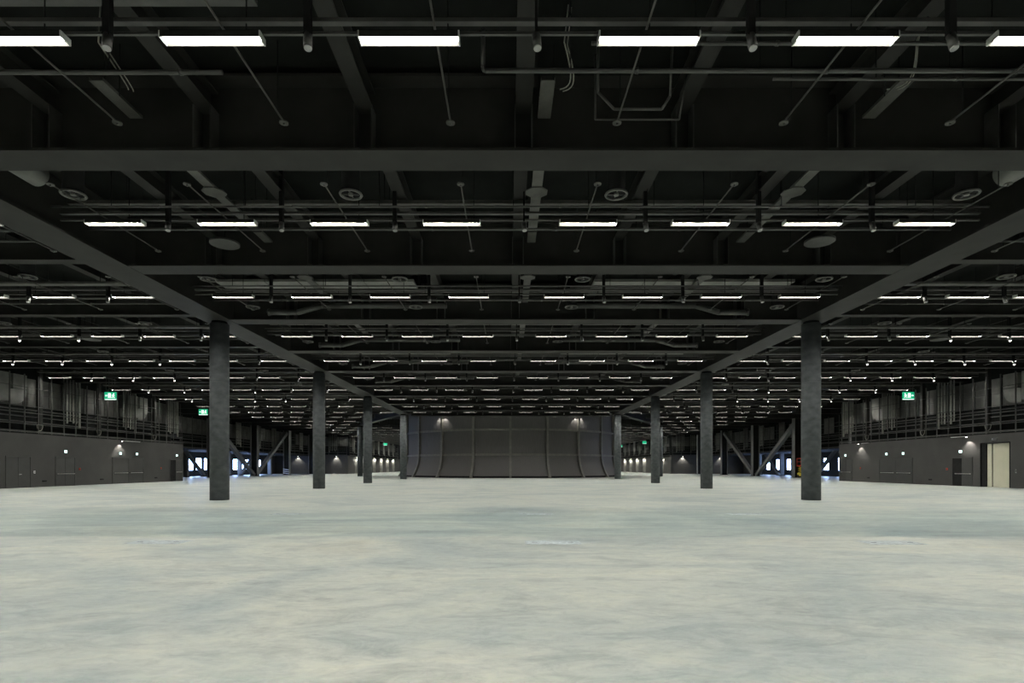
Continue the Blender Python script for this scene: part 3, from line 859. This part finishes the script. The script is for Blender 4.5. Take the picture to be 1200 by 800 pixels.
for s in (-1, 1):
    for i, x in enumerate((51.5, 42.2)):
        washer(s * x, YP - 0.3, 4.3, 0, -1, 'distant lit downlight on the %s cross wall, %s one' % (side_of(s), ('outer', 'inner')[i]), 900, 'distant wall washers')
    for i, y in enumerate((143, 152, 162, 171, 180, 189)):
        washer(s * (XW - 0.45), y, 4.2, -s, 0, 'distant lit downlight on the far %s wall, %s from the near end' % (side_of(s), ORD[i]), 700, 'distant wall washers')
        x0, x1 = sorted((s * XW, s * (XW - 0.75)))
        link('wall_fin', G().box(x0, x1, y + 0.35, y + 0.6, 0, ZW - 0.02).mesh('wall_fin', M_PANEL), bpy.data.objects['wall_%s_far' % side_of(s)])  # fins added to catch the washer light as bright upright strips
    for i, t in enumerate((-40,)):
        th = math.radians(34.3) * s
        for e_, nm in ((-0.03, 'inner'), (0.03, 'outer')):
            p = dp(th + s * e_, 8.9, 0.38)
            washer(p[0], p[1], 9.74, 0, 0, 'lit spotlight high on the %s drum rib, %s side' % (side_of(s), nm), 170, 'drum spotlights', 100)

# battens along the wall tops
def batten(s, y0, y1, label):
    x = s * (XW - 0.12)
    thing('wall_batten', label, 'light', (x, y0, ZW - 0.05), 0, 'slim battens on the wall tops',
          [('channel', G().box(-0.1, 0.1, 0, y1 - y0, 0.0, 0.06).mesh('channel', M_FRAME)), ('diffuser', G().box(-0.06, 0.06, 0.03, y1 - y0 - 0.03, -0.04, 0.0).mesh('diffuser', M_WHITE))])
batten(-1, 57.0, 59.4, 'slim pale batten on the left wall top above the double door')
batten(1, 47.6 + 0.9, 50.3, 'slim pale batten on the right wall top beside the cream opening')
batten(1, 61.7, 63.0, 'slim pale batten on the right wall top near its far end')

# small wall fittings
def fitting(name, s, y, z, wy, hz, m, label, cat, sub=None):
    f = lambda a, b, c, d, z0, z1: G().box(min(s * (XW - a), s * (XW - b)), max(s * (XW - a), s * (XW - b)), c, d, z0, z1)
    thing(name, label, cat, (0, y, z), 0, None, [('plate', f(0, 0.04, -wy / 2, wy / 2, 0, hz).mesh('plate', m)), ('insert', f(0.04, 0.055, -wy / 4, wy / 4, hz * 0.25, hz * 0.75).mesh('insert', sub or M_BLACK))])
fitting('entry_panel', -1, 46.3, 1.15, 0.14, 0.2, M_WHITE, 'small pale entry panel beside the near left door', 'switch')
fitting('fire_alarm', -1, 51.2, 1.4, 0.16, 0.18, M_RED, 'small red alarm button right of the left push bar door', 'alarm')
fitting('fire_alarm', -1, 63.2, 1.45, 0.16, 0.18, M_RED, 'small red alarm button near the far end of the left wall', 'alarm')
fitting('fire_alarm', 1, 50.9, 1.4, 0.16, 0.18, M_RED, 'small red alarm button beside the dark open right door', 'alarm')
fitting('fire_alarm', 1, 63.4, 1.45, 0.16, 0.18, M_RED, 'small red alarm button under the right wall downlight', 'alarm')
fitting('wall_outlet', -1, 47.3, 0.42, 0.40, 0.13, M_BLACK, 'black low outlet plate between the near left doors', 'outlet')
fitting('wall_outlet', -1, 54.0, 0.42, 0.40, 0.13, M_BLACK, 'black low outlet plate in the middle of the left wall', 'outlet')
fitting('wall_outlet', -1, 62.3, 0.42, 0.40, 0.13, M_BLACK, 'black low outlet plate at the far part of the left wall', 'outlet')
fitting('wall_outlet', 1, 52.9, 0.42, 0.40, 0.13, M_BLACK, 'black low outlet plate in the middle of the right wall', 'outlet')
fitting('wall_outlet', 1, 62.0, 0.42, 0.40, 0.13, M_BLACK, 'black low outlet plate at the far part of the right wall', 'outlet')
fitting('room_plate', 1, 45.9, 3.88, 0.5, 0.16, M_CHROME, 'small grey plate above the cream goods opening', 'sign', M_PIPE)
fitting('switch_plate', 1, 43.95, 1.2, 0.10, 0.3, M_CHROME, 'small metal switch plate right of the cream goods opening', 'switch', M_PIPE)

# ------------------------------------------------------------------ hanging green exit signs
def green_sign(x, y, z, flip, label, detail=True):
    W, H = 0.92, 0.56
    f = -1 if flip else 1
    e = thing('hanging_exit_sign', label, 'exit sign', (x, y, z), 0, 'green hanging exit signs')
    p = link('sign_panel', G().box(-W / 2, W / 2, -0.04, 0.04, 0, H).mesh('sign_panel', M_GREEN), e)
    link('lower_strip', G().box(-W / 2 + 0.02, W / 2 - 0.02, -0.05, 0.05, -0.05, 0).mesh('lower_strip', M_SIGNW), e)
    rod_ = G().tube((0, 0, H), (0, 0, ZDECK - z), 0.012, n=6).mesh('hanger', M_FRAME)
    for k in (-0.36, -0.12, 0.12, 0.36):
        link('hanger', rod_, e, (k, 0, 0))
    if detail:
        def P(poly, nm):
            link(nm, G().prism([(f * a, b) for (a, b) in poly], 'y', -0.05, -0.04).mesh(nm, M_SIGNW), p)
        P([(-0.41, 0.28), (-0.31, 0.37), (-0.31, 0.31), (-0.23, 0.31), (-0.23, 0.25), (-0.31, 0.25), (-0.31, 0.19)], 'arrow_symbol')
        P([(-0.17, 0.10), (-0.17, 0.46), (0.06, 0.46), (0.06, 0.10)], 'door_symbol')
        P([(0.26, 0.38), (0.31, 0.38), (0.34, 0.42), (0.31, 0.47), (0.26, 0.47), (0.23, 0.42)], 'figure_head_symbol')
        P([(0.20, 0.36), (0.30, 0.36), (0.36, 0.26), (0.34, 0.24), (0.28, 0.30), (0.28, 0.22), (0.38, 0.10), (0.34, 0.08), (0.24, 0.18), (0.20, 0.10), (0.10, 0.10), (0.10, 0.14), (0.17, 0.15), (0.20, 0.24), (0.20, 0.30), (0.14, 0.26), (0.12, 0.29)], 'running_figure_symbol')
    return e
green_sign(-32.2, 45.0, 7.10, False, 'green hanging exit sign nearest on the left')
green_sign(-32.2, 58.7, 7.15, False, 'green hanging exit sign beside the nearest left column')
green_sign(31.9, 45.3, 7.15, True, 'green hanging exit sign nearest on the right')
green_sign(-32.2, 127, 7.2, False, 'distant green exit sign right of the third left column', False)
green_sign(-32.2, 146, 7.3, False, 'farthest green exit sign left of the farthest left column', False)
green_sign(31.9, 132.8, 7.2, True, 'distant green exit sign left of the third right column', False)
green_sign(31.9, 160.8, 7.4, True, 'farthest green exit sign beside the farthest right column', False)

# ------------------------------------------------------------------ braced steel frames before the lobbies
def hcol(h):
    return [('flange', G().box(-0.62, -0.56, -0.45, 0.45, 0, h).mesh('flange', M_PANEL2)), ('flange', G().box(0.56, 0.62, -0.45, 0.45, 0, h).mesh('flange', M_PANEL2)),
            ('web', G().box(-0.56, 0.56, -0.04, 0.04, 0, h).mesh('web', M_STEEL)), ('base_plate', G().box(-0.8, 0.8, -0.6, 0.6, 0, 0.05).mesh('base_plate', M_STEEL))]
M_PANEL2 = mat('grey_column_paint', (0.15, 0.15, 0.145), 0.5, 0.12, 1.5, spec=0.4)
hc = hcol(9.3)
for s, X in ((-1, -47.0), (1, 45.2)):
    for i, y in enumerate((73.5, 88.5, 103.5, 118.5, 133.5)):
        e = thing('steel_column', 'grey steel section column before the %s lobby, %s from the near end' % (side_of(s), ORD[i]), 'column', (X, y, 0), 0, 'steel columns before the lobbies', hc)
        if s < 0 and i == 3:
            for k in range(3):
                link('white_stripe', G().prism([(-0.62, 0.35 + 0.4 * k), (0.62, 0.15 + 0.4 * k), (0.62, 0.33 + 0.4 * k), (-0.62, 0.53 + 0.4 * k)], 'y', -0.47, -0.451).mesh('white_stripe', M_WHITE), e)
    for i, (ya, yb) in enumerate(((103.5, 88.5), (103.5, 118.5))):
        sg = 1 if yb > ya else -1
        nrm = math.hypot(yb - ya, 8.7)
        oy, oz = 8.7 / nrm * 0.34, -(yb - ya) / nrm * 0.34
        a, b = (ya + sg * 0.5, 0.1), (yb - sg * 0.3, 8.8)
        poly = [(a[0] - oy, a[1] - oz), (a[0] + oy, a[1] + oz), (b[0] + oy, b[1] + oz), (b[0] - oy, b[1] - oz)]
        poly = [(p, max(0.02, q)) for p, q in poly]
        thing('diagonal_brace', 'grey diagonal steel brace before the %s lobby, %s' % (side_of(s), ('rising towards the viewer', 'rising away from the viewer')[i]), 'brace',
              (X, 0, 0), 0, 'diagonal braces', [('strut', G().prism(poly, 'x', -0.3, 0.3).mesh('strut', M_PANEL2)), ('gusset', G().prism([(ya + sg * 0.1, 0.02), (ya + sg * 1.9, 0.02), (ya + sg * 1.3, 0.9), (ya + sg * 0.1, 1.1)], 'x', -0.05, 0.05).mesh('gusset', M_STEEL))])
# slimmer facade posts and braces in the lobby
fp = [('shaft', G().box(-0.35, 0.35, -0.3, 0.3, 0, ZW - 0.005).mesh('shaft', M_PANEL2)), ('foot', G().box(-0.45, 0.45, -0.4, 0.4, 0, 0.12).mesh('foot', M_STEEL))]
for s in (-1, 1):
    for i, y in enumerate((90.5, 99.8, 106.4, 111.2, 121.0) if s > 0 else (93.2, 107.5, 112.0, 126.0)):
        thing('facade_post', 'dark post in the %s daylit lobby, %s from the near end' % (side_of(s), ORD[i]), 'post', (s * 53.8, y, 0), 0, 'lobby posts', fp)
    for i, (ya, yb) in enumerate(((97.5, 91.6), (110.5, 116.5))):
        poly = [(ya - 0.35, 0.02), (ya + 0.35, 0.02), (yb + 0.35, ZW - 0.02), (yb - 0.35, ZW - 0.02)]
        thing('lobby_brace', 'slanting steel brace in front of the %s lobby windows, %s' % (side_of(s), ('near one', 'far one')[i]), 'brace', (s * 53.0, 0, 0), 0, 'lobby braces',
              [('strut', G().prism(poly, 'x', -0.25, 0.25).mesh('strut', M_PANEL2)), ('shoe', G().box(-0.4, 0.4, ya - 0.6, ya + 0.6, 0, 0.1).mesh('shoe', M_STEEL))])

# ------------------------------------------------------------------ scissor lift parked behind the right column
e = thing('scissor_lift', 'red and yellow scissor lift parked behind the nearest right column', 'lift', (45.25, 86.3, 0), 0.06)
ch = link('chassis', G().box(-0.6, 0.6, -1.1, 1.1, 0.25, 0.75).mesh('chassis', M_YELLOW), e)
for a in (-0.58, 0.58):
    for b in (-0.8, 0.8):
        link('wheel', G().tube((a - 0.09, b, 0.24), (a + 0.09, b, 0.24), 0.24, n=18).mesh('wheel', M_RUBBER), e)
for k in range(3):
    for sgn in (-1, 1):
        for a in (-0.45, 0.45):
            z0 = 0.75 + 0.3 * k
            link('scissor_arm', G().prism([(-sgn * 1.0, z0), (-sgn * 1.0, z0 + 0.09), (sgn * 1.0, z0 + 0.39), (sgn * 1.0, z0 + 0.30)], 'x', a - 0.03 + 0.03 * sgn, a + 0.03 + 0.03 * sgn).mesh('scissor_arm', M_YELLOW), e)
bk = link('platform', G().box(-0.65, 0.65, -1.15, 1.15, 1.75, 1.95).mesh('platform', M_RED), e)
for a, b in ((-0.62, -1.1), (0.62, -1.1), (-0.62, 1.1), (0.62, 1.1), (0.62, 0), (-0.62, 0)):
    link('guard_post', G().box(a - 0.03, a + 0.03, b - 0.03, b + 0.03, 1.95, 3.0).mesh('guard_post', M_RED), bk)
for z in (2.45, 2.96):
    link('guard_rail', G().box(-0.65, 0.65, -1.14, -1.08, z, z + 0.06).box(-0.65, 0.65, 1.08, 1.14, z, z + 0.06).box(-0.65, -0.59, -1.1, 1.1, z, z + 0.06).box(0.59, 0.65, -1.1, 1.1, z, z + 0.06).mesh('guard_rail', M_RED), bk)

# ------------------------------------------------------------------ floor hatches
hp = [('cover', G().box(-0.58, 0.58, -0.27, 0.27, 0.0, 0.004).mesh('cover', M_HATCH), (0, 0, 0),
       [('lifting_slot', G().box(-0.06, 0.06, -0.02, 0.02, 0.004, 0.005).mesh('lifting_slot', M_BLACK), (0.4, 0, 0)), ('lifting_slot', G().box(-0.06, 0.06, -0.02, 0.02, 0.004, 0.005).mesh('lifting_slot', M_BLACK), (-0.4, 0, 0))]),
      ('rim', G().box(-0.61, 0.61, -0.30, -0.275, 0, 0.002).box(-0.61, 0.61, 0.275, 0.30, 0, 0.003).box(-0.61, -0.585, -0.3, 0.3, 0, 0.003).box(0.585, 0.61, -0.3, 0.3, 0, 0.002).mesh('rim', M_HATCH))]
for (x, y, d) in ((-8.15, 12.5, 'left, nearer row'), (0.62, 12.45, 'in the middle, nearer row'), (8.1, 12.4, 'right, nearer row'), (-8.15, 20.0, 'left, farther row'), (0.62, 20.0, 'in the middle, farther row'), (8.1, 20.0, 'right, farther row')):
    thing('floor_hatch', 'flat bluish steel hatch in the floor, ' + d, 'hatch', (x, y, 0), 0, 'floor hatches', hp)
